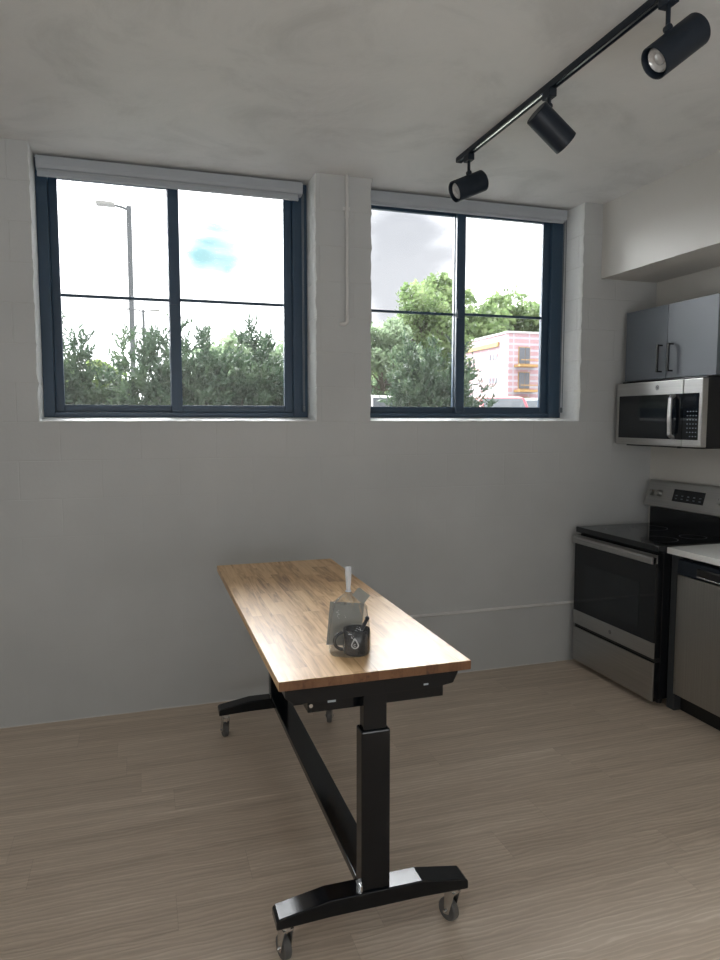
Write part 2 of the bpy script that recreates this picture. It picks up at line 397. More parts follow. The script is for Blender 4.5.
# ------------------------------------------------------------------ room shell
def wall_with_windows():
    bm = bmesh.new(); T = 0.34
    def span(a, b, step):
        n = max(1, round((b-a)/step)); return [a+(b-a)*i/n for i in range(n)]
    step = 0.025
    br = [XL-0.2, W1[0], W1[1], W2[0], W2[1], XR+0.2]
    xs = []
    for a, b in zip(br, br[1:]): xs += span(a, b, step)
    xs.append(br[-1])
    zs = span(-0.05, SILL, 0.05) + span(SILL, CEIL, step) + [CEIL]
    def inside(x, z):
        return z > SILL and (W1[0] < x < W1[1] or W2[0] < x < W2[1])
    def jit(x, z):
        # ragged edge of the painted block round the openings
        d = 0.0; dz = 0.0
        for k, e in enumerate((W1[0], W1[1], W2[0], W2[1])):
            if abs(x-e) < 1e-4 and z >= SILL-1e-4:
                d = noise.noise(V((k*9.1, z*14, 3))) * 0.008 + (0.004 if abs((z/0.203) % 1.0 - 0.5) > 0.44 else 0)
        if abs(z-SILL) < 1e-4: dz = -0.022 + noise.noise(V((x*12, 1.7, 4))) * 0.004
        return d, dz
    front, mid, back = {}, {}, {}
    for i, x in enumerate(xs):
        for j, z in enumerate(zs):
            dx, dz = jit(x, z)
            front[i, j] = bm.verts.new((x+dx, 0, z+dz))
    def sideverts(i, j):
        r = []
        for k in range(0, 8):
            y = T*k/7
            if k == 0: r.append(front[i, j]); continue
            key = (i, j, k)
            if key not in mid:
                x, z = xs[i], zs[j]
                n = noise.noise(V((x*5+z*17, y*17, z*5))) * 0.003
                hor = abs(z-SILL) < 1e-4
                mid[key] = bm.verts.new((x + (0 if hor else n), y, z + (n*0.5 - 0.022*max(0.0, 1-y/(REC-0.03)) if hor else 0)))
            r.append(mid[key])
        return r
    nx, nz = len(xs)-1, len(zs)-1
    f_front, f_jamb = [], []
    cell = lambda i, j: inside((xs[i]+xs[i+1])/2, (zs[j]+zs[j+1])/2)
    for i in range(nx):
        for j in range(nz):
            if cell(i, j): continue
            f_front.append(bm.faces.new((front[i, j], front[i+1, j], front[i+1, j+1], front[i, j+1])))
            for (a, b, ci, cj) in (((i+1, j), (i+1, j+1), i+1, j), ((i, j), (i, j+1), i-1, j), ((i, j+1), (i+1, j+1), i, j+1)):
                if 0 <= ci < nx and 0 <= cj < nz and cell(ci, cj):
                    A, B = sideverts(*a), sideverts(*b)
                    for k in range(7): f_jamb.append(bm.faces.new((A[k], B[k], B[k+1], A[k+1])))
    # outside skin
    bz = [(-0.05, SILL, XL-0.2, XR+0.2), (SILL, CEIL, XL-0.2, W1[0]), (SILL, CEIL, W1[1], W2[0]), (SILL, CEIL, W2[1], XR+0.2)]
    for z0, z1, x0, x1 in bz:
        f_front.append(bm.faces.new([bm.verts.new(c) for c in ((x1, T, z0), (x0, T, z0), (x0, T, z1), (x1, T, z1))]))
    bmesh.ops.recalc_face_normals(bm, faces=bm.faces)
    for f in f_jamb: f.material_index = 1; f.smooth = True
    me = bpy.data.meshes.new('wall_back'); bm.to_mesh(me); bm.free()
    me.materials.append(M['block']); me.materials.append(M['jamb'])
    o = bpy.data.objects.new('wall_back', me); COL.objects.link(o); o['kind'] = 'structure'
    return o
wall_with_windows()

def struct(name, mb, mat, **k):
    o = mb.build(name, mat, loc=(0, 0, 0), **k); o['kind'] = 'structure'; return o
struct('floor', MB().box(XL-0.2, XR+0.2, YB-0.2, 0.34, -0.12, 0), M['floor'])
struct('ceiling', MB().box(XL-0.2, XR+0.2, YB-0.2, 0.36, CEIL, CEIL+0.25), M['ceiling'])
struct('wall_right', MB().box(XR, XR+0.2, YB-0.2, 0.0, 0, CEIL), M['drywall'])
struct('wall_left', MB().box(XL-0.2, XL, YB-0.2, 0.0, 0, CEIL), M['drywall'])
struct('wall_front', MB().box(XL, XR, YB-0.2, YB, 0, CEIL), M['drywall'])
struct('ceiling_soffit', MB().box(2.925, XR, YB, 0.0, 2.563, CEIL), M['drywall'])
# strip of rough caulk along foot of the window wall
cb = MB()
pts = [(XL + i*0.05) for i in range(int((2.7-XL)/0.05))]
cb.tube([(x, -0.001, 0.002 + 0.003*noise.noise(V((x*6, 0, 0)))) for x in pts], [0.004+0.003*abs(noise.noise(V((x*9, 2, 0)))) for x in pts], 6)
struct('trim_1', cb, M['pipe'])
# thin painted ledge running low along the wall to the range
lg = MB().prism([(0.0, 0.392), (-0.008, 0.394), (-0.014, 0.400), (-0.008, 0.408), (0.0, 0.412)], 'x', 1.2, XR)
struct('trim_2', lg, M['pipe'])

# ------------------------------------------------------------------ windows
def window(n, x0, x1, g0, g1, mull, seed):
    """x0,x1 opening; g0..g1 outer glass limits; mull = mullion (x0, x1)"""
    y0 = REC; zt = CEIL; root = empty('window_%d' % n, ((x0+x1)/2, y0, SILL), kind='structure')
    zg0, zg1 = 1.722, 2.958
    fr = MB()
    fr.box(x0, g0-0.045, y0-0.02, y0+0.09, SILL-0.0, zt); fr.box(g1+0.05, x1, y0-0.02, y0+0.09, SILL, zt)
    fr.box(g0-0.045, g1+0.05, y0-0.02, y0+0.09, SILL, SILL+0.030); fr.box(g0-0.045, g1+0.05, y0-0.02, y0+0.09, zg1+0.035, zt)
    fr.build('window_frame', M['frame'], root, bevel=0.003)
    # small inner bead step on both uprights
    bd = MB(); bd.box(g1+0.052, g1+0.062, y0-0.026, y0-0.02, SILL+0.01, zt-0.06); bd.build('frame_bead', M['frame'], root, bevel=0.001)
    m0, m1 = mull
    # left sash (behind) and right sash (room side)
    for (a, b, yy, nm) in ((g0, m0+0.004, y0+0.035, 'sash'), (m1-0.004, g1, y0+0.005, 'sash')):
        s = MB(); w0 = 0.045 if a == g0 else m1-m0-0.012; w1 = 0.05 if b == g1 else m1-m0-0.012
        s.box(a-w0, a, yy, yy+0.03, SILL+0.030, zg1+0.035); s.box(b, b+w1, yy, yy+0.03, SILL+0.030, zg1+0.035)
        s.box(a, b, yy, yy+0.03, SILL+0.030, zg0); s.box(a, b, yy, yy+0.03, zg1, zg1+0.035)
        so = s.build(nm, M['frame'], root, bevel=0.003)
        MB().box(a-0.003, b+0.003, yy+0.012, yy+0.018, zg0-0.003, zg1+0.003).build('glass_pane', M['glass'], so)
        MB().box(a, b, yy+0.006, yy+0.024, 2.322, 2.338).build('muntin', M['frame'], so, bevel=0.002)
    la = MB().box(m0+0.012, m1-0.018, y0-0.006, y0+0.005, 2.30, 2.36); la.build('sash_latch', M['frame'], root, bevel=0.003)
    return root
window(1, W1[0], W1[1], -0.402, 0.850, (0.172, 0.246), 1)
window(2, W2[0], W2[1], 1.408, 2.637, (1.990, 2.064), 2)

def roller_blind(x0, x1, label, low):
    yc = 0.18
    r = empty('roller_blind', ((x0+x1)/2, yc, CEIL-0.1), label, 'roller blind', 'roller blinds at the window heads')
    zc = CEIL-0.012
    prof = [(yc-0.035, zc), (yc-0.035, zc-0.045), (yc-0.028, zc-0.062), (yc-0.006, zc-0.070), (yc+0.036, zc-0.070), (yc+0.036, zc)]
    MB().prism(prof, 'x', x0+0.004, x1-0.018).build('cassette', M['blind'], r, bevel=0.003)
    MB().box(x0+0.012, x1-0.045, yc-0.02, yc-0.016, zc-low+0.02, zc-0.066).build('shade_cloth', M['blind_cloth'], r)
    MB().prism([(yc-0.026, zc-low+0.026), (yc-0.029, zc-low+0.006), (yc-0.018, zc-low), (yc-0.008, zc-low+0.006), (yc-0.010, zc-low+0.026)], 'x', x0+0.010, x1-0.043).build('hem_bar', M['blind'], r, bevel=0.001)
    c = MB()
    xc = x1-0.014
    c.cyl((xc, yc-0.02, SILL+0.06), (xc, yc-0.02, zc-0.06), 0.0022, seg=8); c.cyl((xc, yc+0.012, SILL+0.06), (xc, yc+0.012, zc-0.06), 0.0022, seg=8)
    c.build('bead_chain', M['chain'], r)
    t = MB().box(xc-0.005, xc+0.005, yc-0.022, yc+0.014, SILL+0.035, SILL+0.070); t.build('chain_tensioner', M['chain'], r, bevel=0.005)
    return r
roller_blind(W1[0]+0.01, W1[1]-0.022, 'rolled-up grey roller blind across the head of the left window', 0.106)
roller_blind(W2[0]+0.01, W2[1]-0.012, 'rolled-up grey roller blind across the head of the right window', 0.086)

# ------------------------------------------------------------------ conduit on pier
cx = 1.172
r = empty('wall_conduit', (cx, -0.015, 2.2), 'white painted conduit running down the pier between the windows', 'conduit')
MB().tube([(cx, -0.018, CEIL), (cx, -0.018, 2.27), (cx, -0.018, 2.225)], 0.0095, 14).build('pipe', M['pipe'], r, smooth=True)
MB().tube([(cx, -0.018, 2.245), (cx, -0.018, 2.215), (cx-0.004, -0.018, 2.203), (cx-0.014, -0.016, 2.196), (cx-0.030, -0.010, 2.196), (cx-0.036, 0.0, 2.196)], 0.0115, 14).build('elbow', M['pipe'], r, smooth=True)
MB().cyl((cx, -0.018, 2.80), (cx, -0.018, 2.845), 0.0135, seg=18).build('coupling', M['pipe'], r, bevel=0.003)
MB().box(cx-0.022, cx+0.022, -0.006, 0, 2.845, 2.865).build('strap', M['pipe'], r, bevel=0.002)

# ------------------------------------------------------------------ lighting track and heads
def trx(y): return 1.675 - 0.004*(y+0.566)      # the track runs very slightly off square
TX = trx(-1.9)
tr = empty('lighting_track', (TX, -1.9, CEIL), 'long black ceiling track carrying three spotlights', 'light track')
ye, ys = -0.452, -3.3
w = 0.0175
rotm = Matrix.Translation((TX, -1.9, 0)) @ Matrix.Rotation(0.004, 4, 'Z') @ Matrix.Translation((-TX, 1.9, 0))
prof = [(TX-w, CEIL), (TX-w, CEIL-0.024), (TX-w+0.006, CEIL-0.024), (TX-w+0.006, CEIL-0.010), (TX+w-0.006, CEIL-0.010), (TX+w-0.006, CEIL-0.024), (TX+w, CEIL-0.024), (TX+w, CEIL)]
MB().prism(prof, 'y', ys, ye).xf(rotm).build('rail', M['blackmat'], tr)
MB().box(TX-0.0045, TX+0.0045, ys, ye-0.01, CEIL-0.021, CEIL-0.010).xf(rotm).build('conductor_strip', M['chrome'], tr)
MB().box(TX-w, TX+w, ye-0.002, ye+0.010, CEIL-0.026, CEIL).xf(rotm).build('end_cap', M['blackmat'], tr, bevel=0.003)

def spot(py, cen, axis, label, half=0.092, rad=0.054):
    """cen: middle of the housing, axis: where it shines"""
    a = V(axis).normalized(); c = V(cen); sx = trx(py)
    r = empty('track_spotlight', (sx, py, CEIL), label, 'spotlight', 'black cylinder spotlights on the ceiling track')
    up = (V((0, 0, 1)) - a*a.z).normalized()
    piv = c + V((0, 0, rad/up.z)) + a*((sx-c.x)/a.x)
    MB().box(sx-0.0175, sx+0.0175, py-0.030, py+0.030, CEIL-0.058, CEIL-0.0245).build('adapter', M['blackmat'], r, bevel=0.003)
    MB().tube([(sx, py, CEIL-0.056), (sx, py, CEIL-0.07), (piv.x, piv.y, piv.z+0.012)], 0.0078, 14).build('stem', M['blackmat'], r, smooth=True)
    side = V((a.y, -a.x, 0)).normalized()
    MB().cyl(piv + V((0, 0, 0.008)) - side*0.012, piv + V((0, 0, 0.008)) + side*0.012, 0.012, seg=18).build('swivel_joint', M['blackmat'], r, bevel=0.002)
    mt = Matrix.Translation(c) @ V((0, 0, 1)).rotation_difference(a).to_matrix().to_4x4()
    prof = [(0.0, -half+0.001), (rad-0.004, -half+0.001), (rad, -half+0.005), (rad, half), (rad-0.003, half+0.001), (rad-0.005, half-0.002), (rad-0.005, half-0.032), (0.0, half-0.034)]
    MB().lathe(prof, 48, mt).build('housing', M['blackmat'], r, smooth=True)
    ro = rad-0.014
    MB().lathe([(0.0, half-0.031), (ro, half-0.031), (ro, half-0.016), (ro-0.004, half-0.013), (ro-0.007, half-0.020), (0.020, half-0.027), (0.018, half-0.020), (0.010, half-0.017), (0.0, half-0.016)], 40, mt).build('lens', M['lens'], r, smooth=True)
    return r
spot(-0.566, (1.676, -0.566, 2.857), (-0.875, -0.03, -0.40), 'black cylinder spotlight at the window end of the ceiling track')
spot(-1.31, (1.690, -1.31, 2.866), (0.795, -0.02, -0.602), 'middle black cylinder spotlight on the track, shining down towards the cooker')
spot(-2.0, (1.712, -2.005, 2.860), (-0.762, 0.11, -0.60), 'black cylinder spotlight nearest the camera with its lens facing down left', 0.098, 0.054)

# ------------------------------------------------------------------ table
TZ = 0.891; tx0, tx1, ty0, ty1 = 0.357, 0.962, -2.078, -0.410
xc = 0.657
T = empty('work_table', (xc, -1.25, 0), 'butcher-block topped table on a black height-adjustable frame with casters', 'table')
MB().box(tx0, tx1, ty0, ty1, TZ-0.029, TZ).build('table_top', M['wood'], T, bevel=0.002)
for s, ye_ in ((1, -2.03), (-1, -0.47)):
    # arched foot
    base, pr = 0.132, [(-0.312, 0.0), (-0.312, 0.026), (-0.303, 0.034), (-0.150, 0.060), (0.150, 0.060), (0.303, 0.034), (0.312, 0.026), (0.312, 0.0), (0.15, 0.006), (-0.15, 0.006)]
    ft = MB().prism([(xc+a, base+b) for a, b in pr], 'y', ye_-0.038, ye_+0.038).build('foot', M['black'], T, bevel=0.004)
    MB().box(xc-0.046, xc+0.046, ye_-0.030, ye_+0.030, base+0.045, 0.70).build('column_sleeve', M['black'], T, bevel=0.006, seg=3)
    MB().box(xc-0.037, xc+0.037, ye_-0.022, ye_+0.022, 0.69, 0.815).build('inner_column', M['black'], T, bevel=0.004)
    MB().box(xc-0.050, xc-0.044, ye_-0.032, ye_-0.012, 0.172, 0.212).build('bracket_plate', M['chrome'], T, bevel=0.001)
    # bracket below the top
    MB().prism([(tx0+0.022, TZ-0.029), (tx0+0.022, TZ-0.060), (tx0+0.05, TZ-0.082), (xc+0.20, TZ-0.082), (xc+0.255, TZ-0.074), (tx1-0.035, TZ-0.045), (tx1-0.030, TZ-0.029)], 'y', ye_-0.026*1, ye_+0.026).build('top_bracket', M['black'], T, bevel=0.003)
    # casters
    for sx in (-1, 1):
        cxw = xc + sx*0.276
        c = MB()
        c.cyl((cxw, ye_, base), (cxw, ye_, base-0.006), 0.022, seg=24); c.cyl((cxw, ye_, base-0.004), (cxw, ye_, base-0.026), 0.016, 0.019, seg=24)
        rot = Matrix.Translation((cxw, ye_, 0)) @ Matrix.Rotation(radians({(-1, 1): 15, (1, 1): 25, (-1, -1): 10, (1, -1): -20}[sx, s]), 4, 'Z')
        off = 0.014
        for q in (-1, 1):
            c.prism([(-0.018, 0.112), (0.022, 0.112), (0.010+off, 0.050), (0.004+off, 0.026), (-0.010+off, 0.030)], 'x', q*0.0165-0.0018, q*0.0165+0.0018, rot)
        c.box(-0.018, 0.018, -0.018, 0.022, 0.106, 0.112, rot)
        co = c.build('caster', M['chrome'], T, bevel=0.0008)
        wh = MB(); wm = rot @ Matrix.Translation((0, 0.004+off, 0.0365)) @ Matrix.Rotation(pi/2, 4, 'Y')
        wh.lathe([(0.0, -0.011), (0.018, -0.011), (0.021, -0.012), (0.033, -0.012), (0.0365, -0.008), (0.0365, 0.008), (0.033, 0.012), (0.021, 0.012), (0.018, 0.011), (0.0, 0.011)], 32, wm)
        wh.build('wheel', M['rubber'], co, smooth=True)
        ax = MB(); ax.cyl(rot @ V((-0.024, 0.004+off, 0.0365)), rot @ V((0.024, 0.004+off, 0.0365)), 0.0055, seg=12)
        ax.build('axle', M['chrome'], co)
        lv = MB().prism([(0.02, 0.050), (0.052, 0.038), (0.056, 0.044), (0.026, 0.062)], 'x', -0.010, 0.010, rot)
        lv.build('brake_lever', M['chrome'], co, bevel=0.001)
# crossbar between the feet
MB().box(xc-0.045, xc+0.044, -1.992, -0.508, 0.172, 0.200).build('crossbar', M['black'], T, bevel=0.003)
for xx in (tx0+0.10, tx1-0.12):
    MB().box(xx, xx+0.04, -2.003, -0.497, TZ-0.062, TZ-0.029).build('top_rail', M['black'], T, bevel=0.002)
MB().box(xc-0.197, xc+0.249, -1.995, -1.900, TZ-0.139, TZ-0.0835).build('control_box', M['black'], T, bevel=0.003)
MB().box(xc-0.17, xc+0.19, -0.60, -0.505, TZ-0.104, TZ-0.083).build('motor_box', M['black'], T, bevel=0.003)
MB().cyl((xc-0.188, -1.994, TZ-0.115), (xc-0.188, -2.001, TZ-0.115), 0.006, seg=12).build('screw', M['chrome'], T)
MB().box(xc-0.135, xc-0.110, -1.999, -1.994, TZ-0.112, TZ-0.098).build('label_plate', M['print_'], T)
MB().box(xc+0.155, xc+0.170, -2.0575, -2.055, TZ-0.070, TZ-0.065).build('sticker', M['print_'], T)

# ------------------------------------------------------------------ mug, card and cellophane bag
MX, MY = 0.642, -1.905
ang = Matrix.Translation((MX, MY, TZ)) @ Matrix.Rotation(radians(-17.5), 4, 'Z')
mg = empty('coffee_mug', (MX, MY, TZ), 'dark speckled mug with a white droplet emblem inside the clear bag', 'mug')
R_, H_ = 0.0435, 0.081
MB().lathe([(0.0, 0.0015), (0.032, 0.0015), (0.036, 0.0), (0.0405, 0.004), (R_, 0.014), (R_, H_-0.002), (R_-0.0015, H_), (R_-0.0035, H_-0.002), (R_-0.0035, 0.012), (0.0, 0.008)], 48, ang).build('body', M['mug'], mg, smooth=True)
hp = []
for i in range(13):
    a = radians(-80 + 160*i/12)
    hp.append(ang @ V((-(R_-0.004) - 0.030*cos(a), -0.010 - 0.012*cos(a), 0.044 - 0.028*sin(a)*-1)))
MB().tube(hp, 0.0052, 12).build('handle', M['mug'], mg, smooth=True)
# droplet emblem wrapped on the front of the mug
dr = bmesh.new()
def drop_pts(sc, n=28):
    out = []
    for i in range(n):
        a = 2*pi*i/n
        rr = 0.011*sc
        x = rr*sin(a); z = -rr*cos(a)
        if z > 0: x *= max(0.0, (1 - (z/rr))**0.5*0.85 + 0.15*(1-z/rr)); z *= 1.9
        out.append((x, z))
    return out
def wrapd(x, z, lift): 
    th = x/R_ - 0.10
    return ang @ V(((R_+lift)*sin(th), -(R_+lift)*cos(th), 0.040+z))
def ring(outer, inner, lift):
    A = [dr.verts.new(wrapd(x, z, lift)) for x, z in outer]; B = [dr.verts.new(wrapd(x, z, lift)) for x, z in inner]
    n = len(A)
    for i in range(n): dr.faces.new((A[i], A[(i+1) % n], B[(i+1) % n], B[i]))
ring(drop_pts(1.15), drop_pts(0.78), 0.0006)
cc = dr.verts.new(wrapd(0, -0.001, 0.0006))
sm = [(0.0045*cos(2*pi*i/16), -0.001+0.0045*sin(2*pi*i/16)) for i in range(2, 15)]
si = [(0.0026*cos(2*pi*i/16), -0.001+0.0026*sin(2*pi*i/16)) for i in range(2, 15)]
A = [dr.verts.new(wrapd(x, z, 0.0006)) for x, z in sm]; B = [dr.verts.new(wrapd(x, z, 0.0006)) for x, z in si]
for i in range(len(A)-1): dr.faces.new((A[i], A[i+1], B[i+1], B[i]))
dr.verts.remove(cc)
mb = MB(); mb.bm.free(); mb.bm = dr; mb.build('emblem', M['emblem'], mg)

# black spoon resting in the mug
sp = MB(); p = [ang @ V(q) for q in ((-0.010, 0.006, 0.016), (0.012, 0.004, 0.060), (0.026, 0.0, 0.096), (0.036, -0.002, 0.115))]
sp.tube(p, [0.003, 0.004, 0.0065, 0.0055], 12)
sp.sphere(ang @ V((0.0345, -0.002, 0.114)), 0.0075, 12)
o = sp.build('spoon', M['blackmat'], smooth=True); tag(o, 'small black spoon handle sticking up out of the speckled mug', 'spoon')

# grey card standing behind the mug
cm = ang @ Matrix.Translation((-0.052, 0.050, 0.009)) @ Matrix.Rotation(radians(16), 4, 'Z') @ Matrix.Rotation(radians(-7), 4, 'X') @ Matrix.Rotation(radians(7), 4, 'Y')
o = MB().prism([(-0.048, 0.0), (0.068, 0.0), (0.068, 0.140), (-0.048, 0.140)], 'y', -0.0008, 0.0008, cm).build('greeting_card', M['card'])
tag(o, 'plain grey card standing upright behind the mug inside the clear bag', 'card')

bg = empty('cellophane_bag', (MX, MY, TZ), 'clear cellophane gift bag gathered at the neck around a mug', 'gift bag')
bm = bmesh.new(); segs = 56; rings = []
lv = [(0.001, 0.066, 0.068, 0.0), (0.02, 0.068, 0.068, 0), (0.06, 0.066, 0.066, 0), (0.10, 0.062, 0.060, 0), (0.144, 0.054, 0.048, 0.0), (0.160, 0.044, 0.038, 0.0), (0.178, 0.026, 0.022, 0), (0.190, 0.011, 0.010, 0), (0.198, 0.0065, 0.0065, 0)]
for (z, rx, ry, _) in lv:
    ring_ = []
    for k in range(segs):
        a = 2*pi*k/segs
        sq = 1.0/max(abs(cos(a)), abs(sin(a)))**0.35
        wob = 1 + 0.05*sin(9*a+z*40)*min(1, z*14) + (0.10*sin(13*a) if z > 0.15 else 0) + 0.03*noise.noise(V((cos(a)*3, sin(a)*3, z*30)))
        x = rx*cos(a)*sq*wob; y = ry*sin(a)*sq*wob
        shift = V((-0.022 if z < 0.16 else -0.026, 0.022, z))
        ring_.append(bm.verts.new(ang @ (V((x, y, 0)) + shift)))
    rings.append(ring_)
for a, b in zip(rings, rings[1:]):
    for k in range(segs): bm.faces.new((a[k], a[(k+1) % segs], b[(k+1) % segs], b[k]))
bm.faces.new(rings[0][::-1])
mb = MB(); mb.bm.free(); mb.bm = bm; mb.build('film', M['film'], bg, smooth=True)
# gathered top sticking up
bm = bmesh.new(); rings = []
for (z, rx, ry) in ((0.196, 0.0060, 0.0060), (0.206, 0.0060, 0.006), (0.225, 0.007, 0.0055), (0.250, 0.008, 0.005), (0.276, 0.0088, 0.005)):
    ring_ = []
    for k in range(36):
        a = 2*pi*k/36; wb = 1 + 0.22*sin(5*a) + 0.12*sin(11*a+z*50)
        ring_.append(bm.verts.new(ang @ V((rx*cos(a)*wb - 0.026 , ry*sin(a)*wb + 0.022, z))))
    rings.append(ring_)
for a, b in zip(rings, rings[1:]):
    for k in range(36): bm.faces.new((a[k], a[(k+1) % 36], b[(k+1) % 36], b[k]))
mb = MB(); mb.bm.free(); mb.bm = bm; mb.build('gathered_top', M['film2'], bg, smooth=True)
tie = MB(); tie.tube([ang @ V((-0.026+0.0082*cos(2*pi*i/16), 0.022+0.0082*sin(2*pi*i/16), 0.197)) for i in range(17)], 0.002, 8); tie.build('tie', M['print_'], bg, smooth=True)
tm = ang @ Matrix.Translation((0.014, 0.002, 0.188)) @ Matrix.Rotation(radians(-12), 4, 'X') @ Matrix.Rotation(radians(38), 4, 'Y')
MB().prism([(-0.022, -0.017), (0.024, -0.017), (0.024, 0.017), (-0.017, 0.017), (-0.022, 0.011)], 'y', -0.0006, 0.0006, tm).build('gift_tag', M['card'], bg)

# ------------------------------------------------------------------ electric range
RX, ry1, ry0 = 2.735, -0.062, -0.832
rg = empty('electric_range', (RX+0.3, (ry0+ry1)/2, 0), 'stainless steel electric range with black glass cooktop in the corner', 'range')
MB().box(RX+0.045, XR-0.015, ry0, ry1, 0.045, 0.896).build('body', M['enamel'], rg, bevel=0.003)
for px, py in ((RX+0.10, ry0+0.06), (RX+0.10, ry1-0.06), (XR-0.08, ry0+0.06), (XR-0.08, ry1-0.06)):
    MB().cyl((px, py, 0), (px, py, 0.05), 0.018, seg=16).build('levelling_foot', M['toe'], rg)
MB().box(RX+0.005, XR-0.035, ry0-0.001, ry1+0.001, 0.895, 0.932).build('cooktop', M['blackglass'], rg, bevel=0.006, seg=3)
for (bx, by, br_) in ((RX+0.18, ry1-0.20, 0.075), (RX+0.18, ry0+0.20, 0.105), (RX+0.43, ry1-0.20, 0.105), (RX+0.43, ry0+0.20, 0.075)):
    MB().lathe([(br_-0.002, 0.9322), (br_, 0.9326), (br_+0.002, 0.9322)], 48, Matrix.Translation((bx, by, 0)), False).build('burner_ring', M['badge'], rg)
# oven door: steel frame strips around black glass
door = MB().box(RX+0.007, RX+0.045, ry0+0.004, ry1-0.004, 0.285, 0.880).build('oven_door', M['enamel'], rg, bevel=0.002)
MB().box(RX, RX+0.008, ry0+0.003, ry1-0.003, 0.285, 0.376).build('door_trim', M['steel'], door, bevel=0.001)
MB().box(RX+0.001, RX+0.008, ry0+0.003, ry1-0.003, 0.832, 0.880).build('door_trim', M['steel'], door, bevel=0.001)
MB().box(RX-0.001, RX+0.007, ry0+0.005, ry1-0.005, 0.376, 0.835).build('door_glass', M['blackglass'], door, bevel=0.001)
MB().box(RX-0.0022, RX-0.0008, ry0+0.135, ry1-0.115, 0.430, 0.700).build('oven_window', M['darkglass'], door)
hb = MB(); hz = 0.852; hx = RX-0.026
hb.prism([(hx-0.008, hz-0.020), (hx+0.006, hz-0.022), (hx+0.008, hz+0.016), (hx-0.004, hz+0.022), (hx-0.010, hz+0.010)], 'y', ry0+0.003, ry1-0.015)
hb.build('door_handle', M['steel'], door, bevel=0.003)
for yy in (ry0+0.005, ry1-0.047):
    MB().box(hx+0.004, RX+0.004, yy+0.0, yy+0.030, hz-0.018, hz+0.014).build('handle_mount', M['enamel'], door, bevel=0.002)
MB().box(RX+0.016, RX+0.045, ry0+0.004, ry1-0.004, 0.262, 0.285).build('door_gap', M['toe'], rg)
dw_ = MB().box(RX+0.010, RX+0.045, ry0+0.004, ry1-0.004, 0.035, 0.260).build('storage_drawer', M['enamel'], rg, bevel=0.002)
MB().box(RX+0.001, RX+0.011, ry0+0.003, ry1-0.003, 0.035, 0.260).build('drawer_front', M['steel'], dw_, bevel=0.002)
# round badge with its monogram
def badge(x, y, z, r, parent):
    MB().cyl((x-0.0012, y, z), (x+0.001, y, z), r, seg=28).build('logo_badge', M['badge'], parent)
    mt = Matrix.Translation((x-0.0016, y, z)) @ Matrix.Rotation(radians(-90), 4, 'Z') @ Matrix.Rotation(radians(90), 4, 'X')
    text_mesh('logo_lettering', 'GE', r*1.15, M['chrome'], mt, parent, 0.0004)
    MB().lathe([(r-0.0016, 0.0), (r-0.0008, 0.0006), (r, 0.0)], 28, Matrix.Translation((x-0.0012, y, z)) @ Matrix.Rotation(-pi/2, 4, 'Y'), False).build('logo_ring', M['chrome'], parent)
badge(RX, (ry0+ry1)/2, 0.330, 0.013, door)
# backguard
bgx = XR-0.035
MB().box(bgx-0.012, XR-0.006, ry0+0.006, ry1-0.006, 0.905, 1.085).build('backguard_base', M['enamel'], rg, bevel=0.003)
pf = [(bgx-0.062, 1.062), (bgx-0.050, 1.052), (XR-0.006, 1.070), (XR-0.006, 1.232), (bgx-0.004, 1.232), (bgx-0.016, 1.226)]
cp = MB().prism(pf, 'y', ry0, ry1).build('control_panel', M['steel'], rg, bevel=0.003)
# axes of the slanted face
p0, p1 = V((bgx-0.062, 0, 1.062)), V((bgx-0.016, 0, 1.226)); ud = (p1-p0).normalized(); nd = V((-ud.z, 0, ud.x)); nd = nd if nd.x < 0 else -nd
def on_panel(u, y, lift): return p0 + ud*u + nd*lift + V((0, y, 0))
def panel_box(name, u0, u1, y0, y1, l0, l1, mat, bev=0.001):
    b = bmesh.new(); vs = [b.verts.new(on_panel(u, y, l)) for l in (l0, l1) for (u, y) in ((u0, y0), (u1, y0), (u1, y1), (u0, y1))]
    for f in ((0, 1, 2, 3), (7, 6, 5, 4), (0, 4, 5, 1), (1, 5, 6, 2), (2, 6, 7, 3), (3, 7, 4, 0)): b.faces.new([vs[i] for i in f])
    m_ = MB(); m_.bm.free(); m_.bm = b; return m_.build(name, mat, cp, bevel=bev)
ym = (ry0+ry1)/2
panel_box('display', 0.050, 0.130, ym-0.125, ym+0.135, -0.001, 0.003, M['blackglass'])
for i in range(5):
    for j in range(2):
        panel_box('button', 0.066+j*0.020, 0.073+j*0.020, ym-0.105+i*0.05, ym-0.088+i*0.05, 0.003, 0.0034, M['badge2'], 0)
for yy in (ry1-0.060, ry1-0.125, ry0+0.125, ry0+0.060):
    k = MB(); k.cyl(on_panel(0.088, yy, 0), on_panel(0.088, yy, 0.006), 0.026, seg=28); k.cyl(on_panel(0.088, yy, 0.005), on_panel(0.088, yy, 0.026), 0.021, 0.018, seg=28)
    kb = k.build('knob', M['steel'], cp, bevel=0.0015)
    MB().cyl(on_panel(0.092, yy, 0.026), on_panel(0.104, yy, 0.0262), 0.0015, seg=8).build('pointer', M['toe'], kb)

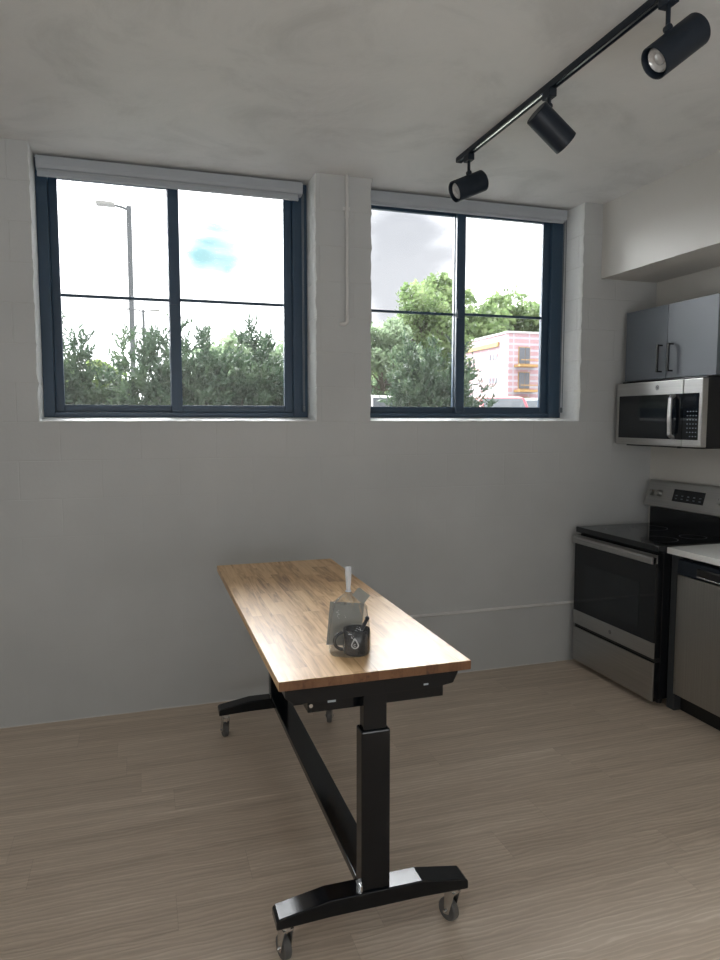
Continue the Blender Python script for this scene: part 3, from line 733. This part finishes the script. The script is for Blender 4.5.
# ------------------------------------------------------------------ dishwasher, filler panel and counter
DX = 2.815
dwz = empty('dishwasher', (DX+0.28, -1.15, 0), 'stainless steel dishwasher with dark control strip under the white counter', 'dishwasher')
y1, y0 = -0.900, -1.497
MB().box(DX+0.03, XR-0.02, y0, y1, 0.10, 0.875).build('tub', M['enamel'], dwz)
MB().box(DX, DX+0.03, y0+0.002, y1-0.002, 0.105, 0.782).build('door', M['steelv'], dwz, bevel=0.002)
st_ = MB().prism([(DX+0.002, 0.786), (DX-0.004, 0.792), (DX+0.002, 0.868), (DX+0.03, 0.872), (DX+0.03, 0.786)], 'y', y0+0.002, y1-0.002).build('control_strip', M['blackmat'], dwz, bevel=0.002)
MB().box(DX-0.008, DX+0.002, -1.36, -1.045, 0.800, 0.846).build('pocket_handle', M['toe'], st_, bevel=0.006)
MB().tube([(DX-0.012, -1.35, 0.803), (DX-0.014, -1.20, 0.800), (DX-0.012, -1.055, 0.803)], 0.0045, 10).build('handle_lip', M['chrome'], st_, smooth=True)
MB().box(DX+0.06, XR-0.03, y0, y1, 0.0, 0.10).build('toe_kick', M['toe'], dwz)
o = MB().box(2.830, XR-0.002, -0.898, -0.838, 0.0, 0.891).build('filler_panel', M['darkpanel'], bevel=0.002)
tag(o, 'narrow slate grey end panel between the range and the dishwasher', 'panel')
o = MB().box(2.795, XR-0.002, -1.55, -0.836, 0.892, 0.926).build('countertop', M['counter'], bevel=0.003)
tag(o, 'white stone countertop slab above the dishwasher', 'countertop')
o = MB().box(2.830, XR-0.002, -1.535, -1.499, 0.0, 0.891).build('filler_panel', M['cabinet'], bevel=0.002)
tag(o, 'slate grey end panel on the far right side of the dishwasher', 'panel')

# ------------------------------------------------------------------ upper cabinet
CX = 3.085; cy1, cy0 = -0.066, -0.838
uc = empty('upper_cabinet', (CX+0.14, (cy0+cy1)/2, 1.87), 'slate grey two-door wall cabinet mounted above the microwave', 'cabinet')
cz0, cz1 = 1.888, 2.338
cc_ = MB().box(CX+0.020, XR-0.001, cy0, cy1, cz0, cz1).build('carcass', M['cabin_in'], uc, bevel=0.001)
ymid = -0.445
for (a, b, hy) in ((ymid+0.002, cy1-0.001, ymid+0.040), (cy0+0.001, ymid-0.002, ymid-0.052)):
    d = MB().box(CX, CX+0.019, a, b, cz0+0.002, cz1-0.001).build('door', M['cabinet'], uc, bevel=0.0012)
    z0, z1, off = 1.928, 2.098, 0.030
    h = MB(); h.box(CX-off-0.010, CX-off, hy-0.007, hy+0.007, z0, z1); h.box(CX-off-0.001, CX+0.001, hy-0.005, hy+0.005, z0, z0+0.010); h.box(CX-off-0.001, CX+0.001, hy-0.005, hy+0.005, z1-0.010, z1)
    h.build('handle', M['black'], d, bevel=0.001)

# ------------------------------------------------------------------ microwave
WX = 3.03; wy1, wy0 = -0.062, -0.803; wz0, wz1 = 1.478, 1.872
mw = empty('microwave', (WX+0.15, (wy0+wy1)/2, wz0), 'stainless steel over-the-range microwave mounted under the slate grey cabinet', 'microwave')
MB().box(WX+0.040, XR-0.001, wy0+0.004, wy1-0.004, wz0-0.002, wz1+0.012).build('body', M['enamel'], mw, bevel=0.003)
split = -0.657
f = MB(); f.box(WX, WX+0.040, split+0.0015, wy1, wz0, wz1)
fd = f.build('door', M['steel'], mw, bevel=0.004)
f = MB(); f.box(WX, WX+0.040, wy0, split-0.0015, wz0, wz1)
fc = f.build('control_panel', M['steel'], mw, bevel=0.004)
MB().box(WX-0.002, WX+0.004, split+0.001, wy1-0.030, wz0+0.042, wz1-0.082).build('door_glass', M['blackglass'], fd, bevel=0.001)
MB().box(WX-0.0028, WX-0.0012, split+0.13, wy1-0.065, wz0+0.075, wz1-0.125).build('window_mesh', M['darkglass'], fd)
MB().box(WX-0.002, WX+0.004, wy0+0.024, split-0.001, wz0+0.042, wz1-0.082).build('keypad_glass', M['blackglass'], fc, bevel=0.001)
hy = split+0.070
hh = MB(); a0, a1 = wz0+0.046, wz1-0.086
hh.prism([(WX-0.001, a0), (WX-0.018, a0+0.004), (WX-0.034, a0+0.022), (WX-0.038, (a0+a1)/2), (WX-0.034, a1-0.022), (WX-0.018, a1-0.004), (WX-0.001, a1), (WX-0.001, a1-0.012), (WX-0.024, a1-0.028), (WX-0.028, (a0+a1)/2), (WX-0.024, a0+0.028), (WX-0.001, a0+0.012)], 'y', hy-0.015, hy+0.015)
hh.build('handle', M['steel'], fd, bevel=0.003)
badge(WX, -0.440, wz1-0.040, 0.017, fd)
MB().box(WX-0.0026, WX-0.0014, -0.765, -0.675, wz1-0.125, wz1-0.104).build('display', M['darkglass'], fc)
for i in range(4):
    for j in range(7):
        if j == 0 and i == 3: continue
        yy = -0.764 + i*0.022; zz = wz0+0.062 + j*0.024
        MB().box(WX-0.0028, WX-0.0018, yy-0.005, yy+0.005, zz-0.0025, zz+0.0025).build('button', M['badge2'], fc)
MB().cyl((WX+0.01, -0.630, wz0-0.010), (WX+0.01, -0.630, wz0+0.001), 0.012, seg=18).build('lamp_button', M['toe'], fd)
MB().box(WX+0.05, XR-0.03, wy0+0.05, wy1-0.05, wz0-0.010, wz0-0.002).build('vent_grille', M['toe'], mw)

# ------------------------------------------------------------------ outside
GZ = 1.05
struct('ground_lawn', MB().box(-30, 60, 0.345, 12.0, GZ-0.3, GZ), M['grass'])
struct('ground_parking', MB().box(-60, 140, 12.0, 160, GZ-0.35, GZ-0.05), M['asphalt'])

def quad(bm, c, u, v):
    vs = [bm.verts.new(c + u*a + v*b) for a, b in ((-1, -1), (1, -1), (1, 1), (-1, 1))]
    bm.faces.new(vs)
def rdir(rnd):
    z = rnd.uniform(-1, 1); a = rnd.uniform(0, 2*pi); r_ = sqrt(1-z*z); return V((r_*cos(a), r_*sin(a), z))

def juniper(name, x, y, h, w, seed, label, dens=1.0, lean=0.0, group=None):
    """ragged evergreen: fanned branches carrying feathery sprigs"""
    rnd = random.Random(seed); r = empty(name, (x, y, GZ), label, 'shrub', group)
    wood = MB(); bm = bmesh.new(); base = V((x, y, GZ-0.02))
    nb = int(85*dens)
    for i in range(nb):
        a = rnd.uniform(0, 2*pi); out = rnd.uniform(0.15, 1.0)**0.7; hh_ = h*1.06*rnd.uniform(0.35, 1.0)*(1-0.36*out**2)
        if i % 9 == 0: hh_ = min(h*1.04, hh_*1.2)
        tip = base + V((cos(a)*out*w + lean*hh_, sin(a)*out*w*0.7, hh_))
        mid_ = base + V((cos(a)*out*w*0.72, sin(a)*out*w*0.5, hh_*0.38))
        pts = []
        for k in range(8):
            s = k/7; pts.append(base*(1-s)**2 + mid_*2*s*(1-s) + tip*s*s + V((rnd.uniform(-1, 1), rnd.uniform(-1, 1), 0))*0.012*k)
        if i % 2 == 0: wood.tube(pts[:6], [0.020, 0.016, 0.013, 0.010, 0.007, 0.004], 5)
        for k in range(2, 8):
            for q in range(rnd.randint(6, 9)):
                d = ((pts[k]-pts[k-1]).normalized()*0.9 + rdir(rnd)*0.95 + V((0, 0, 0.45))).normalized()
                ln = rnd.uniform(0.07, 0.17); st0 = pts[k] + rdir(rnd)*0.03
                for s in range(6):
                    c = st0 + d*ln*(s/5)
                    e = (d*1.0 + rdir(rnd)*0.8).normalized(); v = e.cross(rdir(rnd)).normalized()
                    quad(bm, c + e*0.015, e*rnd.uniform(0.016, 0.030), v*rnd.uniform(0.006, 0.011))
    wood.build('branches', M['bark'], r)
    m_ = MB(); m_.bm.free(); m_.bm = bm
    fo = m_.build('foliage', M['juniper'], r)
    return r

def leafy(name, x, y, h, w, seed, label, mat, leaf, count, cat='shrub', trunk=0.0, group=None, gz=None, rag=0.35):
    """broad-leaved crown: leaf cards gathered in clumps on a branching trunk"""
    rnd = random.Random(seed); z0 = GZ if gz is None else gz
    r = empty(name, (x, y, z0), label, cat, group); base = V((x, y, z0))
    wood = MB(); bm = bmesh.new()
    ch = h*(1-trunk); cc = base + V((0, 0, h*trunk + ch*0.5))
    wood.tube([base - V((0, 0, .1)), base + V((0, 0, h*0.35)), base + V((rnd.uniform(-.1, .1)*w, 0, h*0.72))], [h*0.022, h*0.016, h*0.007], 8)
    nc = max(14, int(count/110)); clumps = []
    for i in range(nc):
        d = rdir(rnd); k = rnd.uniform(0.35, 1.0)**0.6
        p = cc + V((d.x*w*k, d.y*w*0.8*k, d.z*ch*0.5*k*(1+rag*rnd.uniform(-.5, .5))))
        clumps.append((p, rnd.uniform(0.20, 0.42)*w))
        if i % 2 == 0: 
            s0 = base + V((0, 0, h*rnd.uniform(0.25, 0.6))); wood.tube([s0, (s0+p)/2 + V((0, 0, 0.04*h)), p], [h*0.008, h*0.006, h*0.003], 5)
    for i in range(count):
        p, s = clumps[i % nc]; d = rdir(rnd)
        c = p + V((d.x, d.y, d.z*0.75))*s*rnd.uniform(0.2, 1.0)**0.5
        u = rdir(rnd); v = u.cross(rdir(rnd)).normalized()
        quad(bm, c, u*leaf*rnd.uniform(0.6, 1.2), v*leaf*rnd.uniform(0.35, 0.7))
    wood.build('trunk', M['bark'], r)
    m_ = MB(); m_.bm.free(); m_.bm = bm; m_.build('foliage', mat, r)
    return r

G1 = 'shrubs close outside the windows'
juniper('juniper_shrub', -0.62, 3.3, 1.50, 0.30, 11, 'dark narrow juniper at the far left edge of the left window', 0.55, group=G1)
juniper('juniper_shrub', 0.33, 3.2, 1.46, 0.62, 12, 'ragged dark juniper behind the left window\'s centre mullion', 1.3, lean=-0.05, group=G1)
juniper('juniper_shrub', 0.98, 3.6, 1.50, 0.50, 13, 'dark juniper filling the middle of the left window\'s right pane', 1.1, group=G1)
juniper('juniper_shrub', 1.62, 3.9, 1.60, 0.42, 14, 'juniper at the right edge of the left window\'s right pane', 0.8, group=G1)
juniper('juniper_shrub', 3.22, 3.4, 1.42, 0.60, 15, 'bushy dark juniper in front of the building in the right window', 1.5, group=G1)
leafy('leafy_shrub', -0.42, 3.9, 1.15, 0.42, 21, 'yellow-green leafy shrub low in the left window\'s left pane', M['leafy'], 0.035, 3200, group=G1)
leafy('leafy_shrub', 1.75, 6.0, 1.85, 0.8, 22, 'soft green leafy bush behind the junipers at right of the left window', M['pale'], 0.045, 4500, group=G1)
leafy('red_leaf_shrub', -0.72, 3.9, 1.05, 0.16, 23, 'small red-leaved shrub at the lower left corner of the left window', M['red'], 0.028, 500, group=G1)

G2 = 'broad-leaved trees beyond the parking lot'
leafy('broadleaf_tree', 23.0, 50, 11.2, 3.5, 31, 'tall mid-green tree rising highest behind the right window\'s mullion', M['maple'], 0.17, 12000, 'tree', 0.12, G2, rag=0.8)
leafy('broadleaf_tree', 16.2, 42, 7.6, 2.6, 32, 'pale green tree at the left of the right window', M['pale'], 0.18, 6000, 'tree', 0.05, G2)
leafy('broadleaf_tree', 11.6, 38, 6.4, 2.2, 33, 'pale green tree hidden partly by the left edge of the right window', M['pale'], 0.18, 3500, 'tree', 0.08, G2)
leafy('broadleaf_tree', 62.0, 130, 27.0, 11.0, 34, 'large tree crown above the left end of the pink building', M['maple'], 0.62, 9000, 'tree', 0.2, G2, rag=0.7)
leafy('broadleaf_tree', 93.0, 152, 33.0, 13.0, 35, 'tree crown showing above the middle of the pink building\'s roof', M['maple'], 0.62, 9000, 'tree', 0.2, G2, rag=0.7)
leafy('broadleaf_tree', 24.0, 61, 8.6, 4.2, 37, 'mid-green tree between the pale tree and the tallest tree', M['maple'], 0.24, 6000, 'tree', 0.03, G2)
leafy('broadleaf_tree', 4.6, 34, 4.4, 2.6, 38, 'distant soft green tree behind the junipers of the left window', M['pale'], 0.24, 3000, 'tree', 0.05, G2)
leafy('broadleaf_tree', -3.2, 30, 3.4, 1.8, 39, 'distant low tree at the left of the left window', M['maple'], 0.22, 2200, 'tree', 0.05, G2)

def lamp_post(x, y, top, arms, label):
    r = empty('street_lamp', (x, y, GZ), label, 'street lamp', 'lamp posts in the parking lot')
    z0 = GZ-0.05
    MB().cyl((x, y, z0), (x, y, z0+0.55), 0.28, seg=20).build('footing', M['roofm'], r)
    MB().box(x-0.095, x+0.095, y-0.095, y+0.095, z0+0.5, top).build('pole', M['post'], r, bevel=0.01)
    for s in arms:
        xa = x + s*0.55
        MB().tube([(x, y, top-0.14), (x+s*0.25, y, top-0.05), (xa, y, top+0.0)], [0.05, 0.045, 0.04], 10).build('arm', M['post'], r, smooth=True)
        MB().prism([(xa-s*0.05, top-0.05), (xa-s*0.02, top+0.07), (xa+s*0.55, top+0.09), (xa+s*0.68, top+0.03), (xa+s*0.62, top-0.04)], 'y', y-0.17, y+0.17).build('lamp_head', M['led'], r, bevel=0.01)
    return r
lamp_post(-0.20, 25, 9.85, (-1,), 'tall grey parking-lot lamp post with a single head, nearer of two')
lamp_post(0.45, 52, 9.95, (-1, 1), 'farther lamp post with two heads, seen right of the tall one')

def car(x, y, rot, mat, label):
    r = empty('parked_car', (x, y, GZ-0.05), label, 'car', 'cars in the parking lot'); r.rotation_euler.z = 0
    mt = Matrix.Translation((x, y, GZ-0.05)) @ Matrix.Rotation(rot, 4, 'Z')
    body = [(-2.2, 0.28), (-2.25, 0.62), (-2.1, 0.92), (-1.55, 1.00), (-0.95, 1.42), (-0.2, 1.50), (0.7, 1.46), (1.35, 1.05), (2.05, 0.92), (2.25, 0.66), (2.22, 0.30)]
    b = MB().prism(body, 'y', -0.86, 0.86, mt).build('body', mat, r, bevel=0.06, seg=3)
    for s in (-1, 1):
        MB().prism([(-1.35, 1.02), (-0.90, 1.36), (-0.22, 1.42), (-0.22, 1.02)], 'y', s*0.858, s*0.872, mt).build('side_window', M['carglass'], r)
        MB().prism([(-0.15, 1.02), (-0.15, 1.42), (0.64, 1.39), (1.12, 1.04)], 'y', s*0.858, s*0.872, mt).build('side_window', M['carglass'], r)
    MB().prism([(0.78, 1.435), (1.31, 1.095), (1.325, 1.105), (0.795, 1.45)], 'y', -0.72, 0.72, mt).build('windshield', M['carglass'], r)
    MB().prism([(-1.50, 1.055), (-1.02, 1.385), (-1.035, 1.40), (-1.515, 1.07)], 'y', -0.72, 0.72, mt).build('rear_window', M['carglass'], r)
    for cx_ in (-1.4, 1.4):
        for s in (-1, 1):
            MB().cyl(mt @ V((cx_, s*0.70, 0.33)), mt @ V((cx_, s*0.88, 0.33)), 0.33, seg=24).build('wheel', M['tyre'], r, bevel=0.03)
    return r
car(12.6, 19.2, radians(75), M['carred'], 'red car parked below the pink building')
car(15.1, 20.6, radians(75), M['carsilver'], 'silver car parked at the right of the right window')
car(8.1, 20.0, radians(-10), M['carwhite'], 'white car parked behind the left pane of the right window')
car(4.4, 24.0, radians(5), M['carwhite'], 'white car seen through the gap between junipers of the left window')
car(6.3, 27.0, radians(10), M['carred'], 'red car glimpsed behind the junipers of the left window')
br_ = empty('road_barrier', (7.7, 30, GZ-0.05), 'orange construction barrier beyond the white parked car', 'barrier')
MB().box(6.8, 14.6, 40.0, 40.1, GZ+0.95, GZ+1.45).build('rail_board', M['orange'], br_, bevel=0.02)
for xx in (7.2, 10.6, 14.2): MB().box(xx-0.1, xx+0.1, 39.9, 40.2, GZ-0.05, GZ+1.5).build('leg', M['orange'], br_)

# pink-wrapped building
B = empty('apartment_building', (62, 95, GZ), 'unfinished apartment block wrapped in pink and white sheathing', 'building')
bx0, bx1, by0, by1, bz0, bz1 = 47.5, 80.0, 80.0, 108.0, GZ-0.1, 13.3
MB().box(bx0, bx1, by0, by1, bz0, bz1).build('wall', M['wrap'], B)
MB().box(bx0-0.15, bx1+0.15, by0-0.15, by1, bz1, bz1+0.25).build('roof', M['roofm'], B)
for zc_ in (10.3, 6.95, 3.6):
    for x0_ in (49.1, 56.5, 64.0):
        wn = MB().box(x0_-0.08, x0_+1.68, by0-0.10, by0-0.01, zc_-1.15, zc_+1.2).build('window', M['lumber'], B)
        MB().box(x0_, x0_+0.85, by0-0.16, by0-0.09, zc_-1.05, zc_+1.1).build('pane', M['hole'], wn)
        MB().box(x0_+0.92, x0_+1.6, by0-0.16, by0-0.09, zc_-1.05, zc_+1.1).build('pane', M['hole'], wn)
        bl = MB().box(x0_-0.7, x0_+2.3, by0-1.6, by0-0.02, zc_-1.55, zc_-1.25).build('balcony', M['lumber'], B)
        MB().box(x0_-0.5, x0_+2.1, by0-1.55, by0-1.45, zc_-0.72, zc_-0.60).build('rail', M['lumber'], bl)
for zc_ in (10.35, 7.1, 3.9):
    for k in range(3):
        yy = 83.0 + k*0.95
        MB().box(bx0-0.08, bx0-0.01, yy, yy+0.62, zc_-0.3, zc_+0.42).build('small_window', M['hole'], B)
MB().prism([(82.5, 11.75), (93.0, 11.75), (93.0, 12.2), (82.5, 12.35)], 'x', bx0-0.3, bx0-0.01).build('lumber_ledge', M['lumber'], B)

# ------------------------------------------------------------------ sky and lights
wd = bpy.data.worlds.new('sky'); SC.world = wd; wd.use_nodes = True; t = wd.node_tree
bgn = t.nodes['Background']
tc = N(t, 'ShaderNodeTexCoord'); vec = tc.outputs['Generated']
n1 = N(t, 'ShaderNodeTexNoise'); n1.inputs['Scale'].default_value = 5.5; n1.inputs['Detail'].default_value = 6; n1.inputs['Distortion'].default_value = 0.3
mp = N(t, 'ShaderNodeMapping'); mp.inputs['Scale'].default_value = (1, 1, 2.2); L(t, vec, mp.inputs[0]); L(t, mp.outputs[0], n1.inputs['Vector'])
def blob(d, rad_, soft, amp=0.45):
    """soft round patch of sky about a direction, with a ragged noise edge"""
    d = V(d).normalized()
    dp = N(t, 'ShaderNodeVectorMath', operation='DISTANCE'); dp.inputs[1].default_value = d; L(t, vec, dp.inputs[0])
    v = math_(t, 'ADD', dp.outputs['Value'], math_(t, 'MULTIPLY', math_(t, 'SUBTRACT', n1.outputs['Fac'], 0.5), -amp))
    mr = N(t, 'ShaderNodeMapRange', interpolation_type='SMOOTHSTEP'); mr.inputs['From Min'].default_value = rad_+soft; mr.inputs['From Max'].default_value = rad_
    L(t, v, mr.inputs['Value']); return mr.outputs[0]
def mixc(f, a, b):
    m_ = N(t, 'ShaderNodeMix', data_type='RGBA'); L(t, f, m_.inputs[0])
    if isinstance(a, tuple): m_.inputs[6].default_value = (*a, 1)
    else: L(t, a, m_.inputs[6])
    m_.inputs[7].default_value = (*b, 1); return m_.outputs[2]
SKYB = [((0.0908, 1.0, 0.226), (0.42, 1.0, 1.12)), ]
c = ramp(t, n1.outputs['Fac'], [(0.3, (0.50, 0.51, 0.53)), (0.6, (0.62, 0.625, 0.63))])
c = mixc(blob((0.085, 1.0, 0.224), 0.008, 0.052, 0.17), c, (0.09, 0.166, 0.176))
c = mixc(blob((0.122, 1.0, 0.208), 0.006, 0.045, 0.16), c, (0.105, 0.172, 0.180))
c = mixc(blob((0.385, 1.0, 0.27), 0.02, 0.16, 0.22), c, (0.135, 0.141, 0.152))
c = mixc(blob((0.40, 1.0, 0.20), 0.01, 0.10, 0.22), c, (0.150, 0.155, 0.165))
L(t, c, bgn.inputs['Color']); bgn.inputs['Strength'].default_value = 5.6

def lamp(kind, name, loc, rot, energy, col, **kw):
    d = bpy.data.lights.new(name, kind); d.energy = energy; d.color = col
    for k, v in kw.items(): setattr(d, k, v)
    o = bpy.data.objects.new(name, d); COL.objects.link(o); o.location = loc; o.rotation_euler = rot; return o
# added wide sun lamp, boosting the cloud light through the windows
def aim(v): return V(v).to_track_quat('-Z', 'Y').to_euler()
lamp('SUN', 'cloud_fill', (0, 10, 12), aim((0.20, -1, -0.88)), 27.0, (0.95, 0.98, 1.0), angle=radians(72))
lamp('SUN', 'high_sun', (0, -10, 20), aim((0.5, 0.55, -1.0)), 1.0, (1.0, 0.97, 0.92), angle=radians(8))
# unseen fill lamps added behind the camera to brighten walls and ceiling
lamp('AREA', 'room_fill', (-2.0, -4.9, 2.85), aim((0.55, 0.35, -1)), 30, (1.0, 0.97, 0.92), shape='RECTANGLE', size=0.9, size_y=2.2)
lamp('AREA', 'ceiling_fill', (0.3, -5.3, 0.9), aim((0, 0.35, 1)), 60, (0.96, 0.98, 1.0), shape='RECTANGLE', size=3.0, size_y=1.0)
for (a, b) in (W1, W2):
    p = lamp('AREA', 'window_portal', ((a+b)/2, REC+0.12, (SILL+CEIL)/2), aim((0, -1, 0)), 1, (1, 1, 1), shape='RECTANGLE', size=b-a, size_y=CEIL-SILL)
    p.data.cycles.is_portal = True

# ------------------------------------------------------------------ camera
cd = bpy.data.cameras.new('camera'); cam = bpy.data.objects.new('camera', cd); COL.objects.link(cam); SC.camera = cam
cam.location = CAM
yaw, pitch = radians(17.551), radians(4.948)
cam.rotation_euler = (pi/2 - pitch, 0, -yaw)
cd.sensor_fit = 'VERTICAL'; cd.sensor_height = 36; cd.lens = 693/960*36; cd.clip_start = 0.05; cd.clip_end = 500
SC.view_settings.view_transform = 'Standard'; SC.view_settings.look = 'None'; SC.view_settings.exposure = 0.0
SC.cycles.max_bounces = 8; SC.cycles.diffuse_bounces = 5; SC.cycles.transparent_max_bounces = 16
SC.cycles.use_denoising = True; SC.cycles.sample_clamp_indirect = 6
